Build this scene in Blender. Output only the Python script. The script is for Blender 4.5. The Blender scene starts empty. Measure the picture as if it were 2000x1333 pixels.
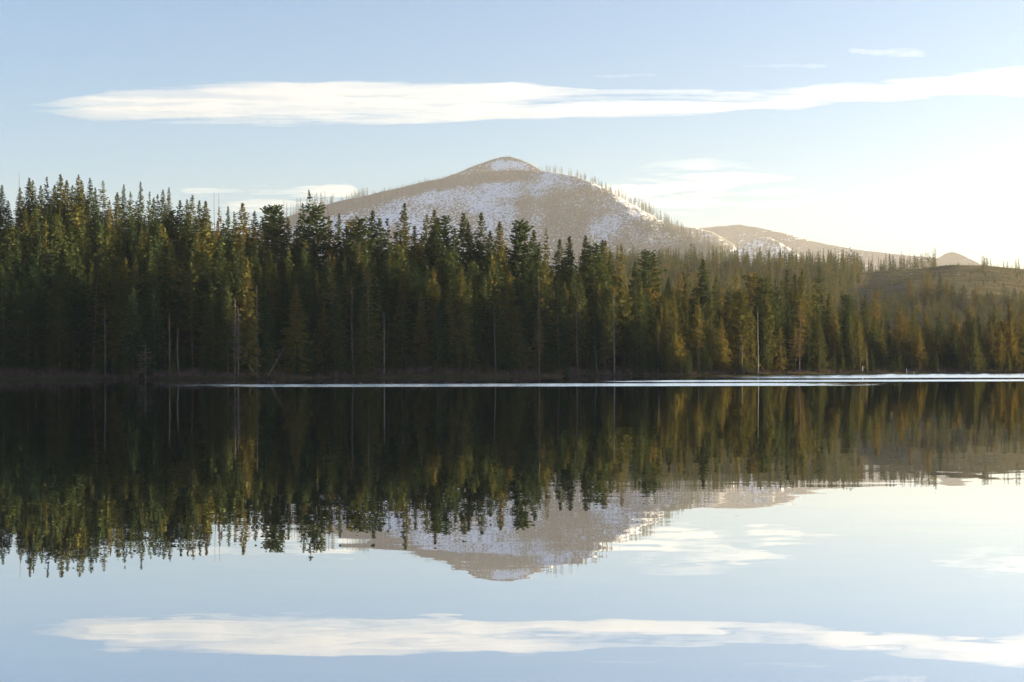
import bpy, math, random
import numpy as np
from mathutils import Matrix, Vector

R = math.radians
sc = bpy.context.scene
COL = sc.collection

# ------------------------------------------------------------------ camera
F = 2778.0           # focal length in photo pixels (2000 px wide), a 50 mm lens
CAM_H = 2.4
cam = bpy.data.cameras.new("camera")
cam.sensor_width = 36.0
cam.lens = F * 36.0 / 2000.0
cam.shift_y = 53.5 / 2000.0
cam.clip_start = 0.1
cam.clip_end = 60000.0
cam_ob = bpy.data.objects.new("camera", cam)
COL.objects.link(cam_ob)
cam_ob.matrix_world = Matrix.Translation((0, 0, CAM_H)) @ Matrix.Rotation(R(90), 4, 'X') @ Matrix.Rotation(R(-0.143), 4, 'Z')
sc.camera = cam_ob

# ------------------------------------------------------------------ sky and sun
SUN_AZ, SUN_EL = 80.0, 8.0         # azimuth to the right of the view direction
world = bpy.data.worlds.new("World")
sc.world = world
world.use_nodes = True
wn, wl = world.node_tree.nodes, world.node_tree.links
bg = wn["Background"]
sky = wn.new("ShaderNodeTexSky")
sky.sky_type = 'NISHITA'
sky.sun_disc = False
sky.sun_elevation = R(SUN_EL)
sky.sun_rotation = R(SUN_AZ)
sky.altitude = 900
sky.air_density = 1.0
sky.dust_density = 5.5
sky.ozone_density = 2.7
wl.new(sky.outputs[0], bg.inputs[0])
bg.inputs[1].default_value = 0.055
sd = Vector((math.sin(R(SUN_AZ)) * math.cos(R(SUN_EL)), math.cos(R(SUN_AZ)) * math.cos(R(SUN_EL)), math.sin(R(SUN_EL))))
sun = bpy.data.lights.new("sun", 'SUN')
sun.energy = 5.0
sun.angle = R(0.5)
sun.color = (1.0, 0.75, 0.43)
sun_ob = bpy.data.objects.new("sun", sun)
COL.objects.link(sun_ob)
sun_ob.rotation_euler = sd.to_track_quat('Z', 'Y').to_euler()
sun_ob.location = (300, 0, 300)

sc.view_settings.view_transform = 'Standard'
sc.view_settings.look = 'None'
sc.view_settings.exposure = 2.66
sc.view_settings.gamma = 1.0
cy = sc.cycles
cy.max_bounces = 6
cy.diffuse_bounces = 2
cy.glossy_bounces = 2
cy.transmission_bounces = 2
cy.volume_bounces = 1
cy.transparent_max_bounces = 48
cy.use_denoising = True
cy.sample_clamp_indirect = 6.0
cy.use_adaptive_sampling = True
cy.adaptive_threshold = 0.01

# ------------------------------------------------------------------ helpers
rng = np.random.default_rng(7)
random.seed(7)

def horizon(px):
    return 722.5 - 0.0025 * px

def world_at(px, py, D):
    """the point seen at photo pixel (px, py) at forward distance D"""
    return np.array([(px - 1000.0) / F * D, D, CAM_H + (horizon(px) - py) / F * D])

def px_of(x, y):
    return 1000.0 + x / y * F

def py_of(px, z, D):
    return horizon(px) - (z - CAM_H) / D * F

def hash2(ix, iy, seed):
    h = (ix.astype(np.int64) * 374761393 + iy.astype(np.int64) * 668265263 + seed * 974711) & 0x7fffffff
    h = ((h ^ (h >> 13)) * 1274126177) & 0x7fffffff
    h = h ^ (h >> 16)
    return (h & 0xffff) / 65535.0

def vnoise(x, y, seed=0):
    xi, yi = np.floor(x), np.floor(y)
    fx, fy = x - xi, y - yi
    fx = fx * fx * fx * (fx * (fx * 6 - 15) + 10)
    fy = fy * fy * fy * (fy * (fy * 6 - 15) + 10)
    a = hash2(xi, yi, seed); b = hash2(xi + 1, yi, seed)
    c = hash2(xi, yi + 1, seed); d = hash2(xi + 1, yi + 1, seed)
    return (a * (1 - fx) + b * fx) * (1 - fy) + (c * (1 - fx) + d * fx) * fy

def fbm(x, y, octaves=5, seed=0, gain=0.5):
    s, a, n = 0.0, 1.0, 0.0
    for o in range(octaves):
        s = s + a * vnoise(x * 2 ** o + 17.3 * o, y * 2 ** o - 9.1 * o, seed + o)
        n += a
        a *= gain
    return s / n

def smooth(a, b, x):
    t = np.clip((x - a) / (b - a), 0, 1)
    return t * t * (3 - 2 * t)

def mesh_from(name, V, faces, mats=(), smooth_shade=False, mat_index=None, attr=None):
    """V (n,3); faces (m,k) int array, or list of arrays with their own k"""
    me = bpy.data.meshes.new(name)
    V = np.asarray(V, dtype=np.float32)
    blocks = faces if isinstance(faces, list) else [faces]
    blocks = [np.asarray(b, dtype=np.int32) for b in blocks if len(b)]
    nl = sum(b.size for b in blocks)
    nf = sum(len(b) for b in blocks)
    me.vertices.add(len(V)); me.vertices.foreach_set("co", V.ravel())
    me.loops.add(nl); me.loops.foreach_set("vertex_index", np.concatenate([b.ravel() for b in blocks]))
    sizes = np.concatenate([np.full(len(b), b.shape[1], dtype=np.int32) for b in blocks])
    starts = np.concatenate([[0], np.cumsum(sizes)[:-1]]).astype(np.int32)
    me.polygons.add(nf); me.polygons.foreach_set("loop_start", starts)
    try:
        me.polygons.foreach_set("loop_total", sizes)
    except Exception:
        pass
    for m in mats:
        me.materials.append(m)
    if mat_index is not None:
        me.polygons.foreach_set("material_index", np.asarray(mat_index, dtype=np.int32))
    me.polygons.foreach_set("use_smooth", np.full(nf, smooth_shade, dtype=bool))
    if attr is not None:
        a = me.attributes.new("tint", 'FLOAT', 'POINT')
        a.data.foreach_set("value", np.asarray(attr, dtype=np.float32))
    me.update(calc_edges=True)
    me.validate()
    return me

def link(name, me, parent=None, kind=None, label=None, cat=None, group=None):
    o = bpy.data.objects.new(name, me)
    COL.objects.link(o)
    if parent: o.parent = parent
    if kind: o["kind"] = kind
    if label: o["label"] = label
    if cat: o["category"] = cat
    if group: o["group"] = group
    return o

def grid_faces(nr, nc, wrap=False):
    i = np.arange(nr - 1)[:, None]; j = np.arange(nc if wrap else nc - 1)[None, :]
    j2 = (j + 1) % nc
    a = i * nc + j; b = i * nc + j2; c = (i + 1) * nc + j2; d = (i + 1) * nc + j
    return np.stack([a, b, c, d], -1).reshape(-1, 4)

# ------------------------------------------------------------------ materials
def new_mat(name):
    m = bpy.data.materials.new(name)
    m.use_nodes = True
    nt = m.node_tree
    nt.nodes.clear()
    out = nt.nodes.new("ShaderNodeOutputMaterial")
    return m, nt, out

def ramp(nt, fac, stops):
    r = nt.nodes.new("ShaderNodeValToRGB")
    el = r.color_ramp.elements
    while len(el) < len(stops): el.new(0.5)
    for e, (p, c) in zip(el, stops):
        e.position = p
        e.color = (*c, 1)
    nt.links.new(fac, r.inputs[0])
    return r.outputs[0]

def foliage_mat(name, stops, source, transl=0.35):
    m, nt, out = new_mat(name)
    if source == 'object':
        oi = nt.nodes.new("ShaderNodeObjectInfo"); sx = nt.nodes.new("ShaderNodeSeparateColor")
        nt.links.new(oi.outputs["Color"], sx.inputs[0]); fac = sx.outputs[0]
    else:
        a = nt.nodes.new("ShaderNodeAttribute"); a.attribute_name = "tint"
        fac = a.outputs["Fac"]
    tc = nt.nodes.new("ShaderNodeTexCoord")
    nz = nt.nodes.new("ShaderNodeTexNoise"); nz.inputs["Scale"].default_value = 0.5; nz.inputs["Detail"].default_value = 3
    nt.links.new(tc.outputs["Object"], nz.inputs["Vector"])
    mx = nt.nodes.new("ShaderNodeMath"); mx.operation = 'MULTIPLY_ADD'
    nt.links.new(nz.outputs["Fac"], mx.inputs[0]); mx.inputs[1].default_value = 0.5
    ad = nt.nodes.new("ShaderNodeMath"); ad.operation = 'MULTIPLY_ADD'
    nt.links.new(fac, ad.inputs[0]); ad.inputs[1].default_value = 0.85; ad.inputs[2].default_value = -0.17
    nt.links.new(ad.outputs[0], mx.inputs[2])
    col = ramp(nt, mx.outputs[0], stops)
    d = nt.nodes.new("ShaderNodeBsdfDiffuse"); t = nt.nodes.new("ShaderNodeBsdfTranslucent")
    nt.links.new(col, d.inputs[0])
    hs = nt.nodes.new("ShaderNodeMix"); hs.data_type = 'RGBA'; hs.blend_type = 'MULTIPLY'; hs.inputs[0].default_value = 1
    nt.links.new(col, hs.inputs[6]); hs.inputs[7].default_value = (1.25, 1.0, 0.5, 1)
    nt.links.new(hs.outputs[2], t.inputs[0])
    ms = nt.nodes.new("ShaderNodeMixShader"); ms.inputs[0].default_value = transl
    nt.links.new(d.outputs[0], ms.inputs[1]); nt.links.new(t.outputs[0], ms.inputs[2])
    nt.links.new(ms.outputs[0], out.inputs[0])
    return m

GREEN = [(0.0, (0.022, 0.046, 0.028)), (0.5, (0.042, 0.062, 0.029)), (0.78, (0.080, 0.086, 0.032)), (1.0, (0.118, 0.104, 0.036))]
DEADN = [(0.0, (0.07, 0.05, 0.035)), (1.0, (0.12, 0.075, 0.05))]
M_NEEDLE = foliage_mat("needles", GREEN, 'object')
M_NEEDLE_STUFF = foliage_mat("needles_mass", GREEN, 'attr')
M_DEAD = foliage_mat("dead_needles", DEADN, 'object', 0.2)

def noise_mat(name, stops, scale, detail=4, rough=0.95, vec='Object', stretch=(1, 1, 1), bump=0.0):
    m, nt, out = new_mat(name)
    tc = nt.nodes.new("ShaderNodeTexCoord")
    mp = nt.nodes.new("ShaderNodeMapping"); mp.inputs["Scale"].default_value = stretch
    nt.links.new(tc.outputs[vec], mp.inputs[0])
    nz = nt.nodes.new("ShaderNodeTexNoise"); nz.inputs["Scale"].default_value = scale; nz.inputs["Detail"].default_value = detail
    nt.links.new(mp.outputs[0], nz.inputs["Vector"])
    col = ramp(nt, nz.outputs["Fac"], stops)
    p = nt.nodes.new("ShaderNodeBsdfPrincipled")
    p.inputs["Roughness"].default_value = rough
    p.inputs["Specular IOR Level"].default_value = 0.2
    nt.links.new(col, p.inputs["Base Color"])
    if bump:
        b = nt.nodes.new("ShaderNodeBump"); b.inputs["Strength"].default_value = bump
        nt.links.new(nz.outputs["Fac"], b.inputs["Height"]); nt.links.new(b.outputs[0], p.inputs["Normal"])
    nt.links.new(p.outputs[0], out.inputs[0])
    return m

M_BARK = noise_mat("bark", [(0.3, (0.05, 0.036, 0.028)), (0.7, (0.12, 0.095, 0.078))], 1.5, stretch=(3, 3, 0.5))
M_SNAG = noise_mat("bleached_wood", [(0.3, (0.10, 0.092, 0.086)), (0.7, (0.20, 0.187, 0.178))], 1.2, stretch=(3, 3, 0.4))
M_TWIG = noise_mat("twigs", [(0.3, (0.05, 0.038, 0.034)), (0.7, (0.115, 0.086, 0.076))], 0.6)
M_GREYWOOD = noise_mat("grey_wood", [(0.3, (0.055, 0.048, 0.044)), (0.7, (0.125, 0.112, 0.104))], 1.2, stretch=(3, 3, 0.4))
M_LOG = noise_mat("driftwood", [(0.3, (0.2, 0.17, 0.15)), (0.7, (0.4, 0.36, 0.32))], 2.0)
M_WHITE = noise_mat("white_paint", [(0.3, (0.62, 0.64, 0.68)), (0.7, (0.8, 0.82, 0.85))], 3.0, rough=0.5)
M_PLANK = noise_mat("weathered_planks", [(0.3, (0.38, 0.34, 0.3)), (0.7, (0.58, 0.54, 0.48))], 3.0, rough=0.8)
M_DUCK = noise_mat("plumage", [(0.4, (0.03, 0.025, 0.02)), (0.7, (0.16, 0.12, 0.09))], 9.0, rough=0.8)

# ------------------------------------------------------------------ terrain
K_PX = np.array([-900, 0, 300, 450, 700, 850, 1000, 1100, 1300, 1500, 1700, 1850, 2000, 2200, 2400, 2600, 2800, 3200], float)
K_D0 = np.array([335, 342, 338, 340, 375, 390, 415, 437, 468, 523, 548, 562, 580, 604, 604, 560, 475, 380], float)
C_PX = np.array([-900, 0, 100, 300, 500, 700, 850, 1000, 1200, 1400, 1600, 1750, 2000, 2250, 2400, 2575, 2623, 2697, 2773, 2826, 2918, 3157, 3200], float)
C_D1 = np.array([530, 540, 535, 520, 490, 480, 480, 490, 530, 570, 620, 650, 680, 700, 690, 630, 605, 568, 537, 520, 495, 445, 440], float)
C_Z1 = np.array([50, 51, 50, 41, 28, 20, 20, 18, 14, 10, 12, 6, 5, 5, 6, 12, 19, 34, 52, 70, 80, 90, 92], float)  # right end: unseen ridge, added and shaped to keep the lower wood in shade
E_PX = np.array([-900, 600, 900, 1050, 1200, 1400, 1500, 1600, 1700, 1780, 1830, 1870, 1930, 2000, 2150, 3200], float)
E_Y = np.array([600, 600, 560, 535, 522, 523, 524, 524, 529, 523, 519.5, 518, 519.5, 527, 545, 600], float)
D3 = 1500.0

def shore_d(px): return np.interp(px, K_PX, K_D0)
def crest_d(px): return np.interp(px, C_PX, C_D1)
def crest_z(px): return np.interp(px, C_PX, C_Z1)

def ground_z(px, D, rough=True):
    px = np.asarray(px, float); D = np.asarray(D, float)
    d0, d1, z1 = shore_d(px), crest_d(px), crest_z(px)
    z3 = (horizon(px) - np.interp(px, E_PX, E_Y)) / F * D3 + CAM_H
    wob = 6.0 * (vnoise(px / 70.0, px * 0 + 3.3, 5) - 0.5) + 2.5 * (vnoise(px / 17.0, px * 0 + 1.3, 6) - 0.5)
    d0 = d0 + wob
    z = np.where(D < d0, np.maximum(-0.25 * (d0 - D), -4.0), 0.0)
    t = (D - d0)
    bank = np.minimum(t * 0.22, 0.9) + np.clip(t - 3, 0, None) * 0.03
    rise = np.clip((D - d0 - 6) / np.maximum(d1 - d0 - 6, 1), 0, 1)
    zf = bank + (z1 - 2) * (0.35 * rise + 0.65 * rise ** 1.6)
    side = smooth(2250, 2550, px)
    back = smooth(0, 1, (D - d1) / (220.0 - 150 * side))
    v = np.maximum(z1 * (0.5 - 0.45 * side), 4)
    zf = zf * (1 - back) + v * back
    up = np.clip((D - 820) / (D3 - 820), 0, 1)
    up = up ** (1 - 0.15 * smooth(1600, 1800, px))
    hump = z3 * (up ** 1.1)
    fall = smooth(D3, D3 + 900, D)
    hump = hump * (1 - 0.5 * fall)
    zf = np.maximum(zf, 0) * (1 - up) + np.maximum(hump, zf * (1 - up)) * np.where(D > 820, 1, 0) + np.where(D > 820, 0, zf * up)
    zf = zf * (1 - smooth(4500, 11000, D) * 0.97)
    z = np.where(D < d0, z, zf)
    if rough:
        x = (px - 1000) / F * D
        z = z + np.where(D > d0 + 8, np.where(D < 800, (fbm(x / 25, D / 25, 3, 11) - 0.5) * np.minimum(4.0, D / 400), (fbm(x / 110, D / 160, 3, 12) - 0.5) * 9.0 * smooth(800, 1000, D)), 0)
    return z

phis = np.concatenate([np.linspace(-180, -32, 60)[:-1], np.linspace(-32, 32, 560), np.linspace(32, 180, 60)[1:-1]])
rads = np.concatenate([[2, 6, 12, 40, 120, 220, 290], np.linspace(315, 700, 190), np.geomspace(706, 2600, 130), np.geomspace(2750, 26000, 26)])
PH, RR = np.meshgrid(R(1) * phis, rads)
XX, YY = RR * np.sin(PH), RR * np.cos(PH)
front = np.abs(PH) < R(55)
pxg = np.where(front, 1000 + np.tan(np.clip(PH, -R(55), R(55))) * F, np.where(PH > 0, 3200, -900))
Dg = np.where(front, RR * np.cos(PH), RR)
ZZ = ground_z(np.clip(pxg, -900, 3200), Dg)
behind = smooth(R(80), R(120), np.abs(PH))
ZZ = ZZ * (1 - behind) + behind * np.clip((RR - 14) * 0.05 - 0.6, -0.6, 3.0)
V = np.stack([XX, YY, ZZ], -1).reshape(-1, 3)
Ft = grid_faces(len(rads), len(phis), wrap=True)

m, nt, out = new_mat("forest_floor")
geo = nt.nodes.new("ShaderNodeNewGeometry")
n1 = nt.nodes.new("ShaderNodeTexNoise"); n1.inputs["Scale"].default_value = 0.05; n1.inputs["Detail"].default_value = 8; n1.inputs["Roughness"].default_value = 0.7
nt.links.new(geo.outputs["Position"], n1.inputs["Vector"])
c = ramp(nt, n1.outputs["Fac"], [(0.3, (0.022, 0.026, 0.014)), (0.5, (0.042, 0.040, 0.024)), (0.7, (0.08, 0.063, 0.04))])
n2 = nt.nodes.new("ShaderNodeTexNoise"); n2.inputs["Scale"].default_value = 0.035; n2.inputs["Detail"].default_value = 6; n2.inputs["Roughness"].default_value = 0.65
nt.links.new(geo.outputs["Position"], n2.inputs["Vector"])
sp = nt.nodes.new("ShaderNodeSeparateXYZ"); nt.links.new(geo.outputs["Position"], sp.inputs[0])
hz = nt.nodes.new("ShaderNodeMapRange"); hz.inputs[1].default_value = 60; hz.inputs[2].default_value = 90; nt.links.new(sp.outputs[2], hz.inputs[0])
st = ramp(nt, n2.outputs["Fac"], [(0.67, (0, 0, 0)), (0.69, (1, 1, 1))])
mm = nt.nodes.new("ShaderNodeMath"); mm.operation = 'MULTIPLY'; nt.links.new(st, mm.inputs[0]); nt.links.new(hz.outputs[0], mm.inputs[1])
mc = nt.nodes.new("ShaderNodeMix"); mc.data_type = 'RGBA'; nt.links.new(mm.outputs[0], mc.inputs[0]); nt.links.new(c, mc.inputs[6]); mc.inputs[7].default_value = (0.7, 0.73, 0.8, 1)
logged = ramp(nt, n1.outputs["Fac"], [(0.34, (0.042, 0.045, 0.026)), (0.5, (0.078, 0.074, 0.044)), (0.66, (0.125, 0.105, 0.068))])
ly = nt.nodes.new("ShaderNodeMapRange"); ly.inputs[1].default_value = 850; ly.inputs[2].default_value = 1000; nt.links.new(sp.outputs[1], ly.inputs[0])
mg = nt.nodes.new("ShaderNodeMix"); mg.data_type = 'RGBA'; nt.links.new(ly.outputs[0], mg.inputs[0]); nt.links.new(c, mg.inputs[6]); nt.links.new(logged, mg.inputs[7])
nt.links.new(mg.outputs[2], mc.inputs[6])
p = nt.nodes.new("ShaderNodeBsdfDiffuse"); nt.links.new(mc.outputs[2], p.inputs[0])
b = nt.nodes.new("ShaderNodeBump"); b.inputs["Strength"].default_value = 0.8; b.inputs["Distance"].default_value = 3.0
nt.links.new(n1.outputs["Fac"], b.inputs["Height"]); nt.links.new(b.outputs[0], p.inputs["Normal"])
nt.links.new(p.outputs[0], out.inputs[0])
link("ground", mesh_from("ground", V, Ft, [m], True), kind="structure")

# ------------------------------------------------------------------ mountains
def ridge_mountain(name, prof, D, front_run, back_run, mat, nx, ny, rough, gully, seed, extra=None, power=1.15, slant=0.0, slant_px=0, snow=None):
    """a mountain whose crest line is PROF (photo pixels) at distance D; it falls towards us over front_run metres"""
    pp = np.array(prof, float)
    pxs = np.linspace(pp[0, 0], pp[-1, 0], nx)
    pys = np.interp(pxs, pp[:, 0], pp[:, 1])
    k = np.ones(3) / 3
    pys = np.convolve(np.pad(pys, 1, mode='edge'), k, 'valid')
    pys = pys + 3.2 * (fbm(pxs / 26.0, pxs * 0 + 0.7, 4, seed + 3) - 0.5)
    DL = D - slant * np.clip(pxs - slant_px, 0, None) / F * D
    X = (pxs - 1000) / F * DL
    Zc = (horizon(pxs) - pys) / F * DL + CAM_H
    t = np.concatenate([np.linspace(-1, 0, ny), np.linspace(0, 1, ny // 3)[1:]])
    T, XG = np.meshgrid(t, X, indexing='ij')
    ZC = np.broadcast_to(Zc, T.shape)
    bend = (fbm(XG / 700, T * 0 + 2.2, 3, seed) - 0.5) * 500
    Y = DL[None, :] + np.where(T < 0, T * front_run, T * back_run) + bend * np.minimum(1, np.abs(T) * 3)
    fall = np.clip(1 - np.abs(T), 0, 1)
    prof_f = np.where(T < 0, 1 - np.abs(T) ** power, fall ** 1.2)
    Z = ZC * prof_f
    if extra is not None:
        Z = np.maximum(Z, extra(XG, Y))
    n = fbm(XG / gully + 0.4 * fbm(XG / 300, Y / 300, 2, seed + 9), Y / (gully * 3.0), 5, seed + 1) - 0.5
    n2_ = fbm(XG / 60, Y / 60, 4, seed + 2) - 0.5
    Z = Z + (n * rough * 2.2 * np.minimum(1, np.abs(T) * 6 + 0.05) + n2_ * rough * 0.35) * np.clip(Z / 80, 0, 1)
    Z = np.where(np.abs(T) > 0.97, -3, Z)
    Vm = np.stack([XG, Y, Z], -1).reshape(-1, 3)
    att = None
    if snow is not None:
        PXm = px_of(XG, Y); PYm = py_of(PXm, Z, Y)
        att = snow(PXm, PYm - np.interp(PXm, pxs, pys), PYm, XG, Y)
    o = link(name, mesh_from(name, Vm, grid_faces(len(t), nx), [mat], True, attr=None if att is None else att.ravel()), kind="structure")
    return X, Y, Z, pxs, XG, att

def mountain_mat(name, snow_scale, snow_lo, snow_hi, base, snowline=None, band=None):
    m, nt, out = new_mat(name)
    g = nt.nodes.new("ShaderNodeNewGeometry")
    s = nt.nodes.new("ShaderNodeSeparateXYZ"); nt.links.new(g.outputs["Position"], s.inputs[0])
    def noise(scale, det, rgh, stretch=(1, 1, 1)):
        mp = nt.nodes.new("ShaderNodeMapping"); mp.inputs["Scale"].default_value = stretch
        nt.links.new(g.outputs["Position"], mp.inputs[0])
        n = nt.nodes.new("ShaderNodeTexNoise"); n.inputs["Scale"].default_value = scale; n.inputs["Detail"].default_value = det; n.inputs["Roughness"].default_value = rgh
        nt.links.new(mp.outputs[0], n.inputs["Vector"])
        return n.outputs["Fac"]
    fine = noise(snow_scale, 6, 0.75, (1, 0.6, 1.3))
    big = noise(0.0035, 3, 0.5)
    def math_(op, a, b=None, c=None):
        n = nt.nodes.new("ShaderNodeMath"); n.operation = op
        for i, v in enumerate((a, b, c)):
            if v is None: continue
            if isinstance(v, (int, float)): n.inputs[i].default_value = v
            else: nt.links.new(v, n.inputs[i])
        return n.outputs[0]
    v = math_('ADD', math_('MULTIPLY', fine, 0.95), math_('MULTIPLY', big, 0.45))
    if band:
        at = nt.nodes.new("ShaderNodeAttribute"); at.attribute_name = "tint"
        v = math_('ADD', v, math_('MULTIPLY_ADD', at.outputs["Fac"], 0.30, -0.13))
    mask = ramp(nt, v, [(snow_lo, (0, 0, 0)), (snow_hi, (1, 1, 1))])
    rock = ramp(nt, fine, [(0.35, tuple(0.55 * x for x in base)), (0.65, tuple(1.4 * x for x in base))])
    mc = nt.nodes.new("ShaderNodeMix"); mc.data_type = 'RGBA'
    nt.links.new(mask, mc.inputs[0]); nt.links.new(rock, mc.inputs[6]); mc.inputs[7].default_value = (0.76, 0.80, 0.87, 1)
    d = nt.nodes.new("ShaderNodeBsdfDiffuse"); nt.links.new(mc.outputs[2], d.inputs[0])
    b = nt.nodes.new("ShaderNodeBump"); b.inputs["Strength"].default_value = 0.6; b.inputs["Distance"].default_value = 12
    nt.links.new(fine, b.inputs["Height"]); nt.links.new(b.outputs[0], d.inputs["Normal"])
    nt.links.new(d.outputs[0], out.inputs[0])
    return m

M_MTN = mountain_mat("snowy_burned_slope", 0.085, 0.68, 0.80, (0.055, 0.068, 0.082), band=True)
M_PEAK = mountain_mat("snowy_summit", 0.08, 0.69, 0.77, (0.055, 0.066, 0.078), band=True)
M_FAR = mountain_mat("far_snow_slope", 0.035, 0.70, 0.82, (0.07, 0.072, 0.07))
M_FARDARK = mountain_mat("far_forest_slope", 0.03, 0.78, 0.86, (0.05, 0.054, 0.055))

def gauss(x, y, cx, cy_, rx, ry): return np.exp(-((x - cx) / rx) ** 2 - ((y - cy_) / ry) ** 2)
def snow_main(px, dy, py, X, Y):
    wob = 12 * (fbm(X / 260, Y / 260, 4, 71) - 0.5)
    dy = dy + wob * 2; py2 = py + wob * 2.5; px2 = px + wob * 4
    timber = (1 - smooth(14, 30, dy)) * smooth(1070, 1000, px2)          # standing timber under the crest
    a = 0.62 + 0.0 * px
    a = a - 0.75 * timber
    a = a + 0.30 * gauss(px2, py2, 840, 392, 120, 22) + 0.25 * gauss(px2, py2, 1050, 352, 70, 14) + 0.25 * gauss(px2, py2, 1225, 430, 50, 38)
    a = a - 0.55 * gauss(px2, py2, 1120, 405, 75, 32) - 0.35 * gauss(px2, py2, 1000, 392, 60, 9) - 0.5 * smooth(1270, 1360, px2)
    a = a - 0.45 * gauss(px2, py2, 1170, 372, 50, 14) - 0.3 * smooth(440, 500, py2)
    a = a + 0.5 * (fbm(X / 55, Y / 200, 4, 73) - 0.5) + 0.5 * (fbm(X / 330, Y / 330, 3, 75) - 0.5)
    return np.clip(a, -0.5, 1.2)
def snow_peak(px, dy, py, X, Y):
    a = 0.30 + 0.55 * gauss(px, py, 990, 324, 32, 9) - 0.4 * (1 - smooth(2, 6, dy)) + 0.7 * (fbm(X / 60, Y / 140, 4, 77) - 0.5)
    return np.clip(a, -0.5, 1.2)

MTN_PROF = [(200, 560), (380, 500), (480, 462), (560, 424), (640, 399), (700, 386), (800, 362), (900, 342), (960, 335), (1010, 333), (1060, 334), (1110, 341), (1150, 353), (1200, 379),
            (1250, 406), (1300, 436), (1350, 464), (1400, 488), (1480, 530), (1560, 575), (1650, 640)]
MX, MY, MZ, MPX, MXG, MATT = ridge_mountain("mountain", MTN_PROF, 6500, 1150, 1200, M_MTN, 440, 150, 22, 230, 21, slant=1.5, slant_px=1000, snow=snow_main)
PEAK_PROF = [(780, 410), (830, 362), (870, 347), (900, 336), (935, 321), (965, 311), (982, 307), (1000, 307), (1018, 312), (1040, 321), (1060, 334), (1085, 352), (1120, 390)]
PX_, PY_, PZ_, PPX, _, _ = ridge_mountain("mountain_summit", PEAK_PROF, 7000, 420, 600, M_PEAK, 160, 60, 8, 160, 31, slant=0.8, slant_px=960, snow=snow_peak)
FAR1 = [(1150, 470), (1250, 420), (1290, 432), (1330, 443), (1370, 447), (1400, 443), (1440, 439), (1480, 445), (1530, 456), (1600, 474), (1680, 489), (1760, 498), (1850, 507), (1950, 522), (2050, 560)]
ridge_mountain("far_ridge", FAR1, 10200, 1300, 900, M_FARDARK, 260, 60, 14, 260, 41, slant=0.8, slant_px=1430)
FAR2 = [(1240, 460), (1256, 421), (1290, 431.5), (1330, 442.5), (1365, 447), (1395, 455), (1430, 475), (1450, 500)]
ridge_mountain("far_snow_shoulder", FAR2, 9500, 700, 500, M_FAR, 90, 40, 8, 160, 43, slant=0.8, slant_px=1240)
FAR3 = [(1385, 520), (1420, 497), (1445, 485), (1465, 471), (1482, 464), (1500, 464), (1520, 471), (1540, 484), (1565, 500), (1590, 520)]
ridge_mountain("far_snow_knoll", FAR3, 8400, 500, 400, M_FAR, 90, 40, 7, 120, 47, slant=0.8, slant_px=1470)
FAR4 = [(1770, 530), (1805, 514), (1830, 506), (1846, 497), (1852, 493.5), (1864, 492.5), (1880, 498), (1900, 508), (1922, 520), (1960, 535)]
ridge_mountain("far_rocky_knob", FAR4, 8800, 500, 400, M_FARDARK, 90, 40, 5, 120, 49, slant=0.8, slant_px=1850)

# ------------------------------------------------------------------ water
m, nt, out = new_mat("lake_water")
geo = nt.nodes.new("ShaderNodeNewGeometry")
def nd(t): return nt.nodes.new(t)
def mth(op, a, b=None, c=None, clamp=False):
    n = nd("ShaderNodeMath"); n.operation = op; n.use_clamp = clamp
    for i, v in enumerate((a, b, c)):
        if v is None: continue
        if isinstance(v, (int, float)): n.inputs[i].default_value = v
        else: nt.links.new(v, n.inputs[i])
    return n.outputs[0]
def wnoise(scale, stretch, det=3, rgh=0.5):
    mp = nd("ShaderNodeMapping"); mp.inputs["Scale"].default_value = stretch
    nt.links.new(geo.outputs["Position"], mp.inputs[0])
    n = nd("ShaderNodeTexNoise"); n.inputs["Scale"].default_value = scale; n.inputs["Detail"].default_value = det; n.inputs["Roughness"].default_value = rgh
    nt.links.new(mp.outputs[0], n.inputs["Vector"])
    return n
def sstep(v, a, b):
    n = nd("ShaderNodeMapRange"); n.interpolation_type = 'SMOOTHSTEP'
    nt.links.new(v, n.inputs[0]); n.inputs[1].default_value = a; n.inputs[2].default_value = b
    return n.outputs[0]
s = nd("ShaderNodeSeparateXYZ"); nt.links.new(geo.outputs["Position"], s.inputs[0])
X, Y = s.outputs[0], s.outputs[1]
wav = wnoise(0.03, (1, 0.15, 1), 3)
Yw = mth('ADD', Y, mth('MULTIPLY', mth('SUBTRACT', wav.outputs["Fac"], 0.5), 22.0))
Xw = mth('ADD', X, mth('MULTIPLY', mth('SUBTRACT', wnoise(0.02, (0.3, 1.5, 1), 2).outputs["Fac"], 0.5), 60.0))
def lane(y0, y1, x0, x1, soft=6.0, yy=None):
    yy = yy or Yw
    a = mth('MULTIPLY', sstep(yy, y0, y0 + soft), sstep(yy, y1, y1 - soft))
    return mth('MULTIPLY', a, sstep(Xw, x0, x1))
# wind-ruffled lanes in front of the far shore
la = lane(187, 226, -78, -8, 4.0, Y)
fade = mth('SUBTRACT', 1.0, mth('MULTIPLY', sstep(X, 20, 60), 0.75))
la = mth('MULTIPLY', la, fade)
lb = lane(240, 282, 14, 34, 5.0, Y)
lc = lane(318, 700, 34, 80, 14.0)
wind = mth('MAXIMUM', mth('MAXIMUM', la, lb), lc)
brk = wnoise(0.9, (0.25, 0.5, 1), 2)
gate = sstep(mth('ADD', wind, mth('MULTIPLY', mth('SUBTRACT', brk.outputs["Fac"], 0.5), 0.9)), 0.35, 0.6)
wind = mth('MULTIPLY', gate, sstep(wind, 0.02, 0.3))
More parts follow.
